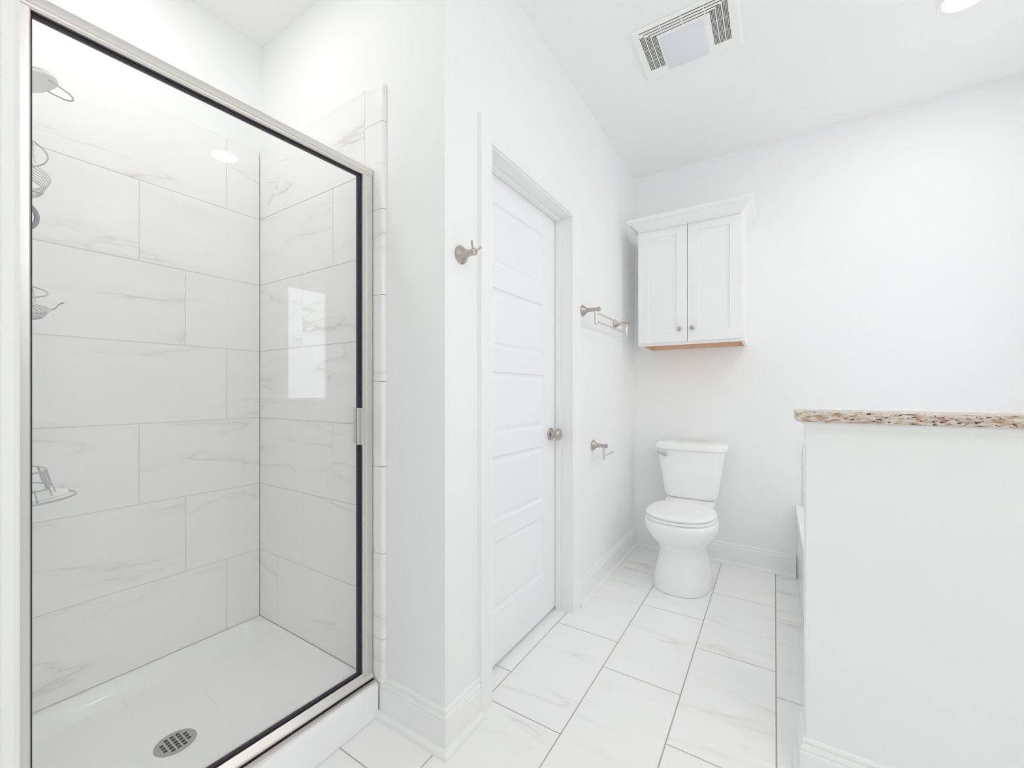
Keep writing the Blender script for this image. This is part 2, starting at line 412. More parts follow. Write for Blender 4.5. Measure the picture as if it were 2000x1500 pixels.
# slab front: faces around moulded recessed panels
def quad(bm, pts): bm.faces.new([bm.verts.new(p) for p in pts])
zc = [DZ0] + [v for p in panels for v in p] + [DZ1]
quad(b, [(DX, DY0, DZ0), (DX, PY0, DZ0), (DX, PY0, DZ1), (DX, DY0, DZ1)])
quad(b, [(DX, PY1, DZ0), (DX, DY1, DZ0), (DX, DY1, DZ1), (DX, PY1, DZ1)])
for i in range(0, len(zc), 2):
    quad(b, [(DX, PY0, zc[i]), (DX, PY1, zc[i]), (DX, PY1, zc[i+1]), (DX, PY0, zc[i+1])])
steps = [(0.0, 0.0), (0.003, -0.004), (0.008, -0.0075), (0.013, -0.0085), (0.020, -0.0080), (0.030, -0.0045), (0.034, -0.0040)]
for z0, z1 in panels:
    rr = [[(DX+d, PY0+i, z0+i), (DX+d, PY1-i, z0+i), (DX+d, PY1-i, z1-i), (DX+d, PY0+i, z1-i)] for i, d in steps]
    for A, B in zip(rr, rr[1:]):
        for k in range(4): quad(b, [A[k], A[(k+1)%4], B[(k+1)%4], B[k]])
    quad(b, rr[-1])
bmesh.ops.remove_doubles(b, verts=b.verts, dist=0.00005)
# sides and back
for q in ([(DX, DY0, DZ0), (DX-0.035, DY0, DZ0), (DX-0.035, DY0, DZ1), (DX, DY0, DZ1)], [(DX, DY1, DZ0), (DX-0.035, DY1, DZ0), (DX-0.035, DY1, DZ1), (DX, DY1, DZ1)],
          [(DX, DY0, DZ0), (DX, DY1, DZ0), (DX-0.035, DY1, DZ0), (DX-0.035, DY0, DZ0)], [(DX, DY0, DZ1), (DX, DY1, DZ1), (DX-0.035, DY1, DZ1), (DX-0.035, DY0, DZ1)],
          [(DX-0.035, DY0, DZ0), (DX-0.035, DY1, DZ0), (DX-0.035, DY1, DZ1), (DX-0.035, DY0, DZ1)]): quad(b, q)
bmesh.ops.remove_doubles(b, verts=b.verts, dist=0.00005)
obj('door_slab', b, M_DOOR, door)
KY, KZ = 1.903, 0.925
b = bm_new(); add_lathe(b, (DX, KY, KZ), (1,0,0), [(0, 0.0325), (0.004, 0.0325), (0.007, 0.030), (0.010, 0.022), (0.013, 0.014), (0.018, 0.0115), (0.030, 0.0115)])
kn = obj('door_knob', b, M_NICK, door, smooth=50)
b = bm_new(); add_lathe(b, (DX, KY, KZ), (1,0,0), [(0.028, 0.011), (0.031, 0.018), (0.036, 0.0265), (0.042, 0.0305), (0.049, 0.0305), (0.055, 0.026), (0.059, 0.016), (0.061, 0.0)])
obj('knob', b, M_NICK, kn, smooth=60)

# white trim strip at the near side of the shower opening
b = bm_new(); add_molding(b, [(0.070, 2.73), (0.070, 0.0)], [(-0.088, 0), (-0.088, 0.012), (-0.080, 0.018), (-0.066, 0.019), (-0.062, 0.016), (-0.052, 0.018), (-0.020, 0.014), (-0.010, 0.013), (0, 0.010), (0, 0)], (0,1,0), (0,0,1), (1,0,0), (XN, 0, 0))
struct('trim_6', b, M_TRIM, smooth=30)

# ------------------------------------------------------------------ shower pan
pan = thing('shower_pan', 'white acrylic shower pan with raised curb and rounded inner corners', 'shower pan', (-1.58, 0.565, 0))
PX0, PX1, QY0, QY1 = SB+0.001, -1.178, SN+0.001, SR-0.001
b = bm_new(); nx, ny = 90, 90
def pan_h(x, y):
    # rim at walls, curb at front, basin between with rounded corners
    cx0, cx1, cy0, cy1 = PX0+0.016, -1.283, QY0+0.016, QY1-0.016
    r = 0.085
    dx = max(cx0+r-x, x-(cx1-r), 0); dy = max(cy0+r-y, y-(cy1-r), 0)
    d = r - math.hypot(dx, dy)          # distance inside the basin outline
    d = min(d, r)
    if d <= 0: h = 0.1195
    else:
        t = min(1.0, d/0.075); s = (1-t)**2.6
        fl = 0.050 + 0.008*min(1, math.hypot(x+1.57, y-0.523)/0.4)
        h = fl + (0.1195-fl)*s
    if x > -1.178-0.014:
        u = (x-(-1.178-0.014))/0.014; h = min(h, 0.1195-0.014*(1-math.sqrt(max(0, 1-u*u))))
    return h
xs = sorted(set([PX0+(PX1-PX0)*i/nx for i in range(nx+1)] + [-1.178-0.014*(1-k/8) for k in range(9)] + [PX0+0.002*k for k in range(20)]))
ys = sorted(set([QY0+(QY1-QY0)*i/ny for i in range(ny+1)] + [QY1-0.002*k for k in range(24)]))
gv = [[b.verts.new((x, y, pan_h(x, y))) for y in ys] for x in xs]
for i in range(len(xs)-1):
    for j in range(len(ys)-1): b.faces.new((gv[i][j], gv[i+1][j], gv[i+1][j+1], gv[i][j+1]))
bot = [[b.verts.new((x, y, 0.0005)) for y in (ys[0], ys[-1])] for x in (xs[0], xs[-1])]
b.faces.new([gv[-1][j] for j in range(len(ys))] + [bot[1][1], bot[1][0]])
b.faces.new([gv[0][j] for j in range(len(ys)-1, -1, -1)] + [bot[0][0], bot[0][1]])
b.faces.new([gv[i][0] for i in range(len(xs)-1, -1, -1)][::-1] + [bot[1][0], bot[0][0]])
b.faces.new([gv[i][-1] for i in range(len(xs))][::-1] + [bot[0][1], bot[1][1]])
obj('basin', b, M_ACRYL, pan, smooth=40)
DRX, DRY, DRZ = -1.572, 0.523, 0.0505
b = bm_new(); add_lathe(b, (DRX, DRY, DRZ), (0,0,1), [(0, 0.062), (0.0015, 0.0615), (0.0025, 0.058), (0.0025, 0.054), (0.0012, 0.052)], 40)
dr = obj('drain', b, M_WHITE, pan, smooth=40)
b = bm_new(); add_lathe(b, (DRX, DRY, DRZ), (0,0,1), [(0.0005, 0.0535), (0.0028, 0.053), (0.0032, 0.050), (0.0030, 0.030), (0.0028, 0)], 40)
obj('strainer', b, M_STEEL, dr, smooth=40, label='round steel drain strainer')
b = bm_new()
for i in range(-2, 3):
    for j in range(-2, 3):
        if abs(i) == 2 and abs(j) == 2: continue
        x, y = DRX + i*0.0150, DRY + j*0.0150
        add_box(b, x-0.0052, x+0.0052, y-0.0046, y+0.0046, DRZ+0.0026, DRZ+0.0034)
obj('drain_hole_shade', b, M_DARK, dr)  # dark boxes on the strainer stand for the shade in its holes

# ------------------------------------------------------------------ framed glass shower door
FX = -1.225
sd = thing('shower_door', 'framed clear glass shower door with brushed nickel frame standing on the curb', 'shower door', (FX, 0.565, 0.12))
ZT, ZBt = 1.937, 1.9015
def bar_profile(bm, pts_a, pts_b): add_loft(bm, [pts_a, pts_b])
# header with a rounded/bevelled front face
hp = [(-1.243, ZBt), (-1.243, ZT-0.003), (-1.240, ZT), (-1.214, ZT), (-1.207, ZT-0.004), (-1.204, ZT-0.012), (-1.2035, ZT-0.024), (-1.207, ZT-0.0275), (-1.207, ZBt+0.004), (-1.211, ZBt)]
b = bm_new(); bar_profile(b, [(x, SN+0.001, z) for x, z in hp], [(x, SR-0.001, z) for x, z in hp]); obj('header', b, M_NICKH, sd, smooth=30)
jp = [(-1.243, 0.937), (-1.243, 0.976), (-1.206, 0.976), (-1.2035, 0.972), (-1.2035, 0.952), (-1.206, 0.949), (-1.206, 0.940), (-1.209, 0.937)]
b = bm_new(); bar_profile(b, [(x, y, 0.150) for x, y in jp], [(x, y, ZBt) for x, y in jp]); obj('jamb', b, M_NICKV, sd, smooth=30)
jn = [(-1.243, SN+0.002), (-1.243, SN+0.030), (-1.2065, SN+0.030), (-1.2045, SN+0.028), (-1.2045, SN+0.002)]
b = bm_new(); bar_profile(b, [(x, y, 0.150) for x, y in jn], [(x, y, ZBt) for x, y in jn]); obj('jamb', b, M_NICKV, sd, smooth=30)
sp = [(-1.245, 0.121), (-1.245, 0.156), (-1.229, 0.156), (-1.217, 0.154), (-1.201, 0.137), (-1.200, 0.131), (-1.203, 0.1285), (-1.203, 0.121)]
b = bm_new(); bar_profile(b, [(x, SN+0.001, z) for x, z in sp], [(x, SR-0.001, z) for x, z in sp]); obj('sill', b, M_NICKH, sd, smooth=30)
b = bm_new(); add_box(b, -1.2025, -1.1952, SN+0.001, SR-0.001, 0.1205, 0.1262); obj('sill_gap_strip', b, M_BLACK, sd, label='dark strip between the metal sill and the drip rail')  # dark strip filling the gap between sill and drip rail
b = bm_new(); add_box(b, -1.1950, -1.1840, SN+0.001, SR-0.002, 0.1200, 0.1262, 0.0008); obj('drip_rail', b, M_NICKH, sd)
b = bm_new(); add_box(b, FX-0.003, FX+0.003, SN+0.022, 0.936, 0.157, 1.900); gl = obj('glass_pane', b, M_GLASS, sd)
for q in ((FX-0.005, FX+0.005, SN+0.016, 0.9365, 1.8945, 1.9012), (FX-0.006, FX+0.005, 0.9255, 0.9365, 0.157, 1.9012), (FX-0.005, FX+0.005, SN+0.016, 0.9365, 0.1565, 0.1645), (FX-0.005, FX+0.005, SN+0.0295, SN+0.0338, 0.157, 1.9012)):
    b = bm_new(); add_box(b, *q, 0.0015, 1); obj('gasket', b, M_BLACK, sd)
b = bm_new()
add_box(b, -1.207, -1.196, 0.9115, 0.9395, 0.961, 1.087, 0.0015); add_box(b, -1.196, -1.186, 0.918, 0.924, 0.961, 1.087, 0.001)
hd = obj('handle', b, M_NICKV, sd)
b = bm_new(); add_box(b, -1.255, -1.233, 0.931, 0.9375, 0.961, 1.087, 0.0015); obj('inner_grip', b, M_NICKV, hd)
sd.rotation_euler.z = R(-2.4); sd.location.x = FX - 0.412*math.sin(R(2.4)); sd.location.y = 0.565-0.0010

# ------------------------------------------------------------------ shower fittings glimpsed past the near jamb
sh = thing('overhead_shower', 'round white and chrome shower head high in the shower, half behind the near jamb', 'shower head', (-1.60, SN, 1.98))
b = bm_new(); add_tube(b, [(-1.60, SN-0.0, 2.00), (-1.60, 0.175, 2.01), (-1.60, 0.198, 2.0), (-1.60, 0.212, 1.972)], 0.011, 12); obj('shower_arm', b, M_CHROME, sh, smooth=60)
b = bm_new(); add_lathe(b, (-1.60, SN, 2.00), (0,1,0), [(0, 0.03), (0.004, 0.03), (0.010, 0.018), (0.012, 0.0)]); obj('escutcheon', b, M_CHROME, sh, smooth=40)
ax = Vector((0.10, 0.42, -0.90)).normalized(); c0 = Vector((-1.60, 0.212, 1.965))
b = bm_new(); add_lathe(b, c0, ax, [(-0.01, 0.012), (0.005, 0.014), (0.018, 0.030), (0.028, 0.052), (0.034, 0.056)]); obj('head_shell', b, M_CHROME, sh, smooth=50)
b = bm_new(); add_lathe(b, c0, ax, [(0.034, 0.056), (0.040, 0.054), (0.043, 0.045), (0.044, 0.0)]); obj('spray_face', b, M_WHITE, sh, smooth=50)

def oval(cx, cy, rx, ry, z, n=40, a0=0, a1=360, tilt=0):
    return [(cx+rx*math.cos(R(a0+(a1-a0)*k/n)), cy+ry*math.sin(R(a0+(a1-a0)*k/n)), z) for k in range(n if a1-a0 == 360 else n+1)]
cad = thing('shower_caddy', 'three-tier chrome wire shower caddy hanging on the near shower wall', 'caddy', (-1.60, SN, 0.87))
b = bm_new()
for s in (-1, 1): add_tube(b, [(-1.60+s*0.05, 0.157, 0.88), (-1.60+s*0.05, 0.157, 1.90), (-1.60+s*0.02, 0.165, 1.985), (-1.60, 0.185, 2.045)], 0.0025, 8)
add_tube(b, [(-1.626, 0.17, 1.965), (-1.626, 0.27, 1.938), (-1.620, 0.293, 1.932), (-1.610, 0.303, 1.930), (-1.598, 0.306, 1.929), (-1.586, 0.303, 1.930), (-1.576, 0.293, 1.932), (-1.570, 0.27, 1.938), (-1.570, 0.17, 1.965)], 0.0022, 8)
obj('hanger_wire', b, M_CHROME, cad, smooth=60)
def basket(z0, z1, rail, rx, ry, hook):
    b = bm_new(); cy = 0.165
    add_tube(b, [(-1.60-rx, cy, z1)] + oval(-1.60, cy, rx, ry, z1, 30, 180, 0) + [(-1.60+rx, cy, z1)], 0.0028, 8)
    add_tube(b, oval(-1.60, cy, rx*0.86, ry*0.86, z0, 30, 0, 360), 0.002, 8, True)
    for k in range(1, 7):
        t = k/7; add_tube(b, oval(-1.60, cy, rx*(0.86+0.14*t), ry*(0.86+0.14*t), z0+(z1-z0)*t, 30, 180, 0), 0.0011, 6)
    for k in (1, 5, 9):
        a = R(180*k/10); add_tube(b, [(-1.60+rx*math.cos(a), cy+ry*math.sin(a), z1), (-1.60+rx*0.86*math.cos(a), cy+ry*0.86*math.sin(a), z0), (-1.60+rx*0.86*math.cos(a), cy, z0)], 0.0012, 6)
    add_tube(b, [(-1.60-rx, cy, z1), (-1.60+rx, cy, z1)], 0.0025, 8)
    add_tube(b, oval(-1.60, cy, rx*0.98, ry*0.93, rail, 30, 180, 0), 0.002, 8)
    for a in (35, 145): add_tube(b, [(-1.60+rx*math.cos(R(a)), cy+ry*math.sin(R(a)), z1), (-1.60+rx*0.98*math.cos(R(a)), cy+ry*0.93*math.sin(R(a)), rail)], 0.0013, 6)
    if hook: add_tube(b, [(-1.60, cy+ry, z1), (-1.60, cy+ry+0.008, z1+0.006), (-1.60, cy+ry+0.015, z1+0.018), (-1.595, cy+ry+0.024, z1+0.024)], 0.0018, 6)
    return obj('wire_basket', b, M_CHROME, cad, smooth=60)
basket(1.655, 1.690, 1.742, 0.13, 0.100, False)
basket(1.334, 1.356, 1.394, 0.13, 0.100, True)
b = bm_new()
add_tube(b, [(-1.72, 0.160, 0.872)] + oval(-1.60, 0.165, 0.12, 0.145, 0.872, 30, 180, 0) + [(-1.48, 0.160, 0.872)], 0.0028, 8)
add_tube(b, oval(-1.60, 0.165, 0.115, 0.09, 0.945, 24, 180, 0), 0.002, 8); add_tube(b, oval(-1.60, 0.165, 0.115, 0.10, 0.900, 24, 180, 0), 0.002, 8)
for a in (10, 35, 60, 85, 110, 135, 160): add_tube(b, [(-1.60+0.115*math.cos(R(a)), 0.165+0.10*math.sin(R(a)), 0.905), (-1.60+0.118*math.cos(R(a)), 0.165+0.11*math.sin(R(a)), 0.872)], 0.0016, 6)
for a in (60, 85, 110): add_tube(b, [(-1.60+0.115*math.cos(R(a)), 0.165+0.09*math.sin(R(a)), 0.945), (-1.60+0.115*math.cos(R(a)), 0.165+0.10*math.sin(R(a)), 0.90)], 0.0026, 6)
obj('wire_tray', b, M_CHROME, cad, smooth=60)
b = bm_new(); add_loft(b, [superell(-1.60, 0.165, 0.105, 0.125, 0.874, 2.0, 32), superell(-1.60, 0.165, 0.110, 0.132, 0.880, 2.0, 32)]); obj('soap_dish', b, M_WHITE, cad, smooth=30, label='white oval soap dish')
mr_ = thing('shaving_mirror', 'small round grey-rimmed mirror between the upper caddy baskets', 'mirror', (-1.60, 0.20, 1.545))
b = bm_new(); ctr = Vector((-1.615, 0.203, 1.592)); axm = Vector((0.99, -0.12, 0)).normalized(); _, u_, v_ = frame_of(axm)
add_tube(b, [ctr + (u_*math.cos(2*math.pi*k/36) + v_*math.sin(2*math.pi*k/36))*0.040 for k in range(36)], 0.0055, 10, True); obj('rim', b, M_GREY, mr_, smooth=60)
b = bm_new(); add_lathe(b, ctr, axm, [(-0.003, 0.036), (0.001, 0.036), (0.001, 0)], 32); obj('mirror_glass', b, simple('mirror_face', (0.75, 0.8, 0.78), 0.15, 0.6), mr_)
b = bm_new(); add_tube(b, [(-1.617, SN, 1.592), (-1.617, 0.170, 1.592)], 0.006, 8); obj('bracket', b, M_GREY, mr_)

# ------------------------------------------------------------------ wall fixtures on the door wall
def flare(bm, o, ln, r0=0.0305, r1=0.0095, r2=0.0118):
    add_lathe(bm, o, (1,0,0), [(0, r0*0.97), (0.002, r0), (0.005, r0), (0.009, r0*0.90), (0.015, r0*0.70), (0.022, r0*0.52), (0.030, r0*0.41), (0.040, r0*0.36), (ln-0.014, r1*1.02), (ln-0.012, r2), (ln-0.001, r2), (ln, r2*0.9), (ln, 0)], 32)
rh = thing('robe_hook', 'brushed nickel robe hook with two short prongs left of the door', 'hook', (WD, 1.073, 1.60))
b = bm_new(); flare(b, (WD, 1.073, 1.60), 0.062); obj('hook_base', b, M_NICK, rh, smooth=45)
for (x0, p1, p2) in ((WD+0.052, (0.002, -0.007, 0.022), (0.003, -0.010, 0.034)), (WD+0.060, (0.008, 0.008, 0.009), (0.014, 0.014, 0.017))):
    b = bm_new(); add_tube(b, [(x0, 1.073, 1.60+0.006), (x0+p1[0], 1.073+p1[1], 1.60+p1[2]), (x0+p2[0], 1.073+p2[1], 1.60+p2[2])], [0.0032, 0.0034, 0.0040], 10); obj('prong', b, M_NICK, rh, smooth=60)
b = bm_new(); add_lathe(b, (WD+0.007, 1.073, 1.60-0.0282), (0.6, 0, -1), [(-0.001, 0.002), (0.0012, 0.002), (0.0012, 0)], 12); obj('set_screw', b, M_BLACK, rh)

tb = thing('towel_bar', 'brushed nickel double towel bar on the wall beside the door', 'towel bar', (WD, 2.38, 1.585))
for y in (2.110, 2.640):
    b = bm_new(); flare(b, (WD, y, 1.585), 0.100); pst = obj('bracket', b, M_NICK, tb, smooth=45)
    b = bm_new(); add_tube(b, [(WD+0.078, y, 1.578), (WD+0.078, y, 1.508)], 0.0088, 16); obj('drop_post', b, M_NICKV, pst, smooth=60)
    b = bm_new(); add_lathe(b, (WD+0.078, y, 1.509), (0,0,-1), [(0, 0.0095), (0.004, 0.0095), (0.006, 0.006), (0.006, 0)], 16); obj('end_cap', b, M_NICKV, pst, smooth=60)
for x, z in ((WD+0.079, 1.566), (WD+0.078, 1.520)):
    b = bm_new(); add_tube(b, [(x, 2.112, z), (x, 2.638, z)], 0.0052, 12); obj('bar', b, M_NICKH, tb, smooth=60)

tp = thing('toilet_paper_holder', 'small brushed nickel pivoting paper holder, empty, low on the wall near the toilet', 'toilet paper holder', (WD, 2.26, 0.835))
b = bm_new(); flare(b, (WD, 2.26, 0.835), 0.088); obj('bracket', b, M_NICK, tp, smooth=45)
b = bm_new(); add_tube(b, [(WD+0.068, 2.26, 0.828), (WD+0.068, 2.26, 0.757)], 0.0085, 16); obj('drop_post', b, M_NICKV, tp, smooth=60)
b = bm_new(); add_tube(b, [(WD+0.068, 2.262, 0.778), (WD+0.067, 2.38, 0.779), (WD+0.067, 2.395, 0.780), (WD+0.067, 2.402, 0.781)], [0.0052, 0.0052, 0.0085, 0.0085], 14); obj('roll_arm', b, M_NICKH, tp, smooth=60)

# ------------------------------------------------------------------ wall cabinet
cab = thing('wall_cabinet', 'white two-door shaker wall cabinet with crown moulding above the toilet', 'cabinet', (-0.462, WF, 1.442))
CX0, CX1, CYF = -0.774, -0.150, 2.796
CZ0, CZ1 = 1.444, 2.235
b = bm_new()
add_box(b, CX0, CX0+0.016, CYF, WF-0.001, CZ0, CZ1); add_box(b, CX1-0.016, CX1, CYF, WF-0.001, CZ0, CZ1); add_box(b, CX0+0.016, CX1-0.016, CYF, WF-0.001, CZ1-0.016, CZ1)
add_box(b, CX0+0.016, CX1-0.016, WF-0.012, WF-0.001, CZ0+0.03, CZ1-0.016)
# face frame
add_box(b, CX0+0.0001, CX0+0.04, CYF-0.0005, CYF+0.018, CZ0, CZ1); add_box(b, CX1-0.04, CX1-0.0001, CYF-0.0005, CYF+0.018, CZ0, CZ1); add_box(b, CX0+0.04, CX1-0.04, CYF-0.0005, CYF+0.018, CZ0, CZ0+0.035); add_box(b, CX0+0.04, CX1-0.04, CYF-0.0005, CYF+0.018, CZ1-0.06, CZ1)
obj('carcass', b, M_CAB, cab)
b = bm_new(); add_box(b, CX0+0.0162, CX1-0.0162, CYF+0.0185, WF-0.012, CZ0+0.028, CZ0+0.034)
add_box(b, CX0+0.0162, CX0+0.020, CYF+0.0185, WF-0.012, CZ0+0.0005, CZ0+0.028); add_box(b, CX1-0.020, CX1-0.0162, CYF+0.0185, WF-0.012, CZ0+0.0005, CZ0+0.028)
add_box(b, CX0+0.02, CX1-0.02, WF-0.016, WF-0.012, CZ0-0.002, CZ0+0.028); add_box(b, CX0+0.02, CX1-0.02, CYF+0.0185, CYF+0.021, CZ0+0.0005, CZ0+0.028)
obj('underside', b, M_WOOD, cab, label='unpainted wood underside')
DFY = 2.776
def shaker(x0, x1, z0, z1):
    b = bm_new(); st = 0.062; dep = 0.007; yb = CYF-0.0008
    ix0, ix1, iz0, iz1 = x0+st, x1-st, z0+st, z1-st
    F = lambda x, z, y: (x, y, z)
    for (a0, a1, c0_, c1_) in ((x0, ix0, z0, z1), (ix1, x1, z0, z1), (ix0, ix1, z0, iz0), (ix0, ix1, iz1, z1)):
        quad(b, [F(a0, c0_, DFY), F(a1, c0_, DFY), F(a1, c1_, DFY), F(a0, c1_, DFY)])
    A = [F(ix0, iz0, DFY), F(ix1, iz0, DFY), F(ix1, iz1, DFY), F(ix0, iz1, DFY)]; e = 0.0015
    B = [F(ix0+e, iz0+e, DFY+dep), F(ix1-e, iz0+e, DFY+dep), F(ix1-e, iz1-e, DFY+dep), F(ix0+e, iz1-e, DFY+dep)]
    for k in range(4): quad(b, [A[k], A[(k+1)%4], B[(k+1)%4], B[k]])
    quad(b, B)
    o = [(x0, z0), (x1, z0), (x1, z1), (x0, z1)]
    for k in range(4):
        p, q = o[k], o[(k+1)%4]; quad(b, [F(*p, DFY), F(*q, DFY), F(*q, yb), F(*p, yb)])
    quad(b, [F(*p, yb) for p in o])
    bmesh.ops.remove_doubles(b, verts=b.verts, dist=0.00005)
    return b
for x0, x1, kx in ((-0.765, -0.4635, -0.5055), (-0.4605, -0.163, -0.4310)):
    d = obj('cabinet_door', shaker(x0, x1, 1.461, 2.207), M_CAB, cab)
    b = bm_new(); add_lathe(b, (kx, DFY, 1.540), (0,-1,0), [(0, 0.006), (0.002, 0.0065), (0.004, 0.0055), (0.012, 0.0055), (0.015, 0.009), (0.018, 0.0135), (0.022, 0.0145), (0.026, 0.0125), (0.028, 0.007), (0.0285, 0)], 24)
    obj('knob', b, M_NICK, d, smooth=60, label='round brushed nickel knob')
# crown: swept around front and both sides
KP = [(0.0, 0.0), (0.004, 0.0), (0.005, 0.004), (0.012, 0.008), (0.022, 0.019), (0.034, 0.034), (0.047, 0.045), (0.055, 0.049), (0.057, 0.055), (0.060, 0.056), (0.060, 0.068), (0.0, 0.068)]
KP = [(a*1.22, h) for a, h in KP]
b = bm_new(); zcr = 2.195
add_molding(b, [(CX1-0.020, WF-0.001), (CX1-0.020, CYF-0.026), (CX0+0.026, CYF-0.026), (CX0+0.026, WF-0.001)][::-1], KP, (1,0,0), (0,1,0), (0,0,1), (0, 0, zcr))
obj('crown_moulding', b, M_CAB, cab, smooth=25)

# ------------------------------------------------------------------ toilet
TXC = -0.470
to = thing('toilet', 'white two-piece toilet with closed round lid in the far corner', 'toilet', (TXC, 2.72, 0))
b = bm_new()
S = [(0.000, 2.442, 2.936, 0.153, 2.6), (0.004, 2.441, 2.936, 0.154, 2.6), (0.0045, 2.434, 2.940, 0.160, 2.6), (0.012, 2.434, 2.940, 0.160, 2.6), (0.060, 2.440, 2.930, 0.154, 2.5), (0.120, 2.452, 2.910, 0.142, 2.4), (0.180, 2.468, 2.890, 0.131, 2.3), (0.215, 2.474, 2.880, 0.129, 2.3),
     (0.245, 2.464, 2.880, 0.139, 2.3), (0.275, 2.437, 2.880, 0.161, 2.3), (0.305, 2.411, 2.880, 0.183, 2.3), (0.335, 2.394, 2.870, 0.196, 2.3), (0.365, 2.386, 2.860, 0.202, 2.3), (0.385, 2.387, 2.850, 0.200, 2.3), (0.398, 2.393, 2.840, 0.194, 2.3), (0.403, 2.402, 2.830, 0.184, 2.3)]
add_loft(b, [superell(TXC, (a+c)/2, h, (c-a)/2, z, e) for z, a, c, h, e in S])
S = [(0.30, 2.80, 2.98, 0.09), (0.36, 2.76, 3.05, 0.13), (0.42, 2.76, 3.06, 0.15), (0.437, 2.77, 3.06, 0.14)]
add_loft(b, [superell(TXC, (a+c)/2, h, (c-a)/2, z, 4) for z, a, c, h in S])
obj('bowl', b, M_PORC, to, smooth=50)
b = bm_new()
S = [(0.4035, 2.402, 0.180), (0.406, 2.398, 0.183), (0.4075, 2.390, 0.191), (0.415, 2.388, 0.192), (0.4205, 2.391, 0.189), (0.4220, 2.396, 0.184)]
add_loft(b, [superell(TXC, (a+2.800)/2, h, (2.800-a)/2, z, 3.0, 56, 2.25) for z, a, h in S]); obj('seat', b, M_SEAT, to, smooth=50)
b = bm_new()
S = [(0.4225, 2.406, 0.176), (0.4248, 2.405, 0.177), (0.4262, 2.392, 0.187), (0.436, 2.388, 0.190), (0.441, 2.392, 0.186), (0.4455, 2.404, 0.175), (0.4475, 2.425, 0.155), (0.4480, 2.48, 0.10)]
add_loft(b, [superell(TXC, (a+2.795)/2 + (0.02 if h < .16 else 0), h, (2.795-a)/2 - (0.02 if h < .16 else 0), z, 3.0, 56, 2.25) for z, a, h in S]); obj('lid', b, M_SEAT, to, smooth=50)
for s in (-1, 1):
    b = bm_new(); add_box(b, TXC+s*0.07-0.018, TXC+s*0.07+0.018, 2.785, 2.815, 0.404, 0.440, 0.006); obj('seat_hinge', b, M_SEAT, to, smooth=50)
b = bm_new()
S = [(0.437, 2.925, 0.125), (0.440, 2.915, 0.142), (0.450, 2.905, 0.157), (0.468, 2.900, 0.165), (0.50, 2.897, 0.169), (0.60, 2.889, 0.183), (0.70, 2.882, 0.197), (0.760, 2.878, 0.205)]
add_loft(b, [superell(TXC, (a+3.072)/2, h, (3.072-a)/2, z, 5.5, 72) for z, a, h in S]); tk = obj('tank', b, M_PORC, to, smooth=50)
b = bm_new()
S = [(0.7605, 2.868, 0.213), (0.764, 2.863, 0.218), (0.788, 2.861, 0.220), (0.797, 2.864, 0.217), (0.803, 2.871, 0.210), (0.806, 2.885, 0.196), (0.8065, 2.92, 0.15)]
add_loft(b, [superell(TXC, (a+3.080)/2, h, (3.080-a)/2, z, 5.5, 72) for z, a, h in S]); obj('tank_lid', b, M_PORC, to, smooth=50)
b = bm_new(); add_tube(b, [(TXC-0.138, 2.872, 0.724), (TXC-0.155, 2.866, 0.729), (TXC-0.178, 2.862, 0.734), (TXC-0.200, 2.862, 0.737)], [0.0120, 0.0105, 0.0065, 0.0045], 14)
add_lathe(b, (TXC-0.140, 2.884, 0.725), (0,-1,0), [(0, 0.010), (0.012, 0.010), (0.016, 0.006), (0.016, 0)], 16)
obj('flush_lever', b, M_CHROME, tk, smooth=60, label='chrome flush lever')

# ------------------------------------------------------------------ granite cap and its bed moulding
b = bm_new(); add_box(b, 0.0525, XR-0.001, 1.452, 1.624, 1.0565, 1.0865, 0.004, 2)
ct = obj('granite_ledge', b, M_GRAN, None, smooth=40, label='speckled beige granite slab capping the half wall', category='ledge')
b = bm_new(); BM_ = [(0.0, 0.0), (0.0015, 0.0), (0.002, 0.003), (0.005, 0.006), (0.009, 0.012), (0.012, 0.018), (0.012, 0.0205), (0.0, 0.0205)]
add_molding(b, [(XR, 1.596), (0.078, 1.596), (0.078, 1.478), (XR, 1.478)], BM_, (1,0,0), (0,1,0), (0,0,1), (0, 0, 1.0355))
struct('trim_7', b, M_TRIM, smooth=30)

# ------------------------------------------------------------------ bathtub behind the half wall, with its low tile splash
tub = thing('bathtub', 'white alcove bathtub seen edge-on behind the half wall', 'bathtub', (0.72, 2.35, 0))
AX0, AX1, AY0, AY1 = 0.107, XR-0.002, 1.599, WF-0.002
b = bm_new()
def rrect(x0, x1, y0, y1, z, r, n=8):
    out = []
    for cx, cy, a in ((x1-r, y1-r, 0), (x0+r, y1-r, 90), (x0+r, y0+r, 180), (x1-r, y0+r, 270)):
        out += [(cx+r*math.cos(R(a+90*k/n)), cy+r*math.sin(R(a+90*k/n)), z) for k in range(n+1)]
    return out
add_loft(b, [rrect(0.118, AX1, AY0, AY1, 0.001, 0.004), rrect(0.118, AX1, AY0, AY1, 0.405, 0.004), rrect(0.112, AX1, AY0, AY1, 0.412, 0.004), rrect(0.107, AX1, AY0, AY1, 0.418, 0.004), rrect(0.106, AX1, AY0, AY1, 0.436, 0.005), rrect(0.110, AX1, AY0, AY1, 0.444, 0.005), rrect(0.118, AX1, AY0, AY1, 0.4465, 0.005),
             rrect(0.185, AX1-0.07, AY0+0.09, AY1-0.09, 0.4465, 0.12), rrect(0.197, AX1-0.08, AY0+0.10, AY1-0.10, 0.435, 0.12), rrect(0.225, AX1-0.10, AY0+0.14, AY1-0.14, 0.20, 0.12), rrect(0.26, AX1-0.13, AY0+0.18, AY1-0.18, 0.10, 0.12), rrect(0.32, AX1-0.19, AY0+0.24, AY1-0.24, 0.08, 0.10)])
obj('tub_shell', b, M_ACRYL, tub, smooth=40)
b = bm_new()
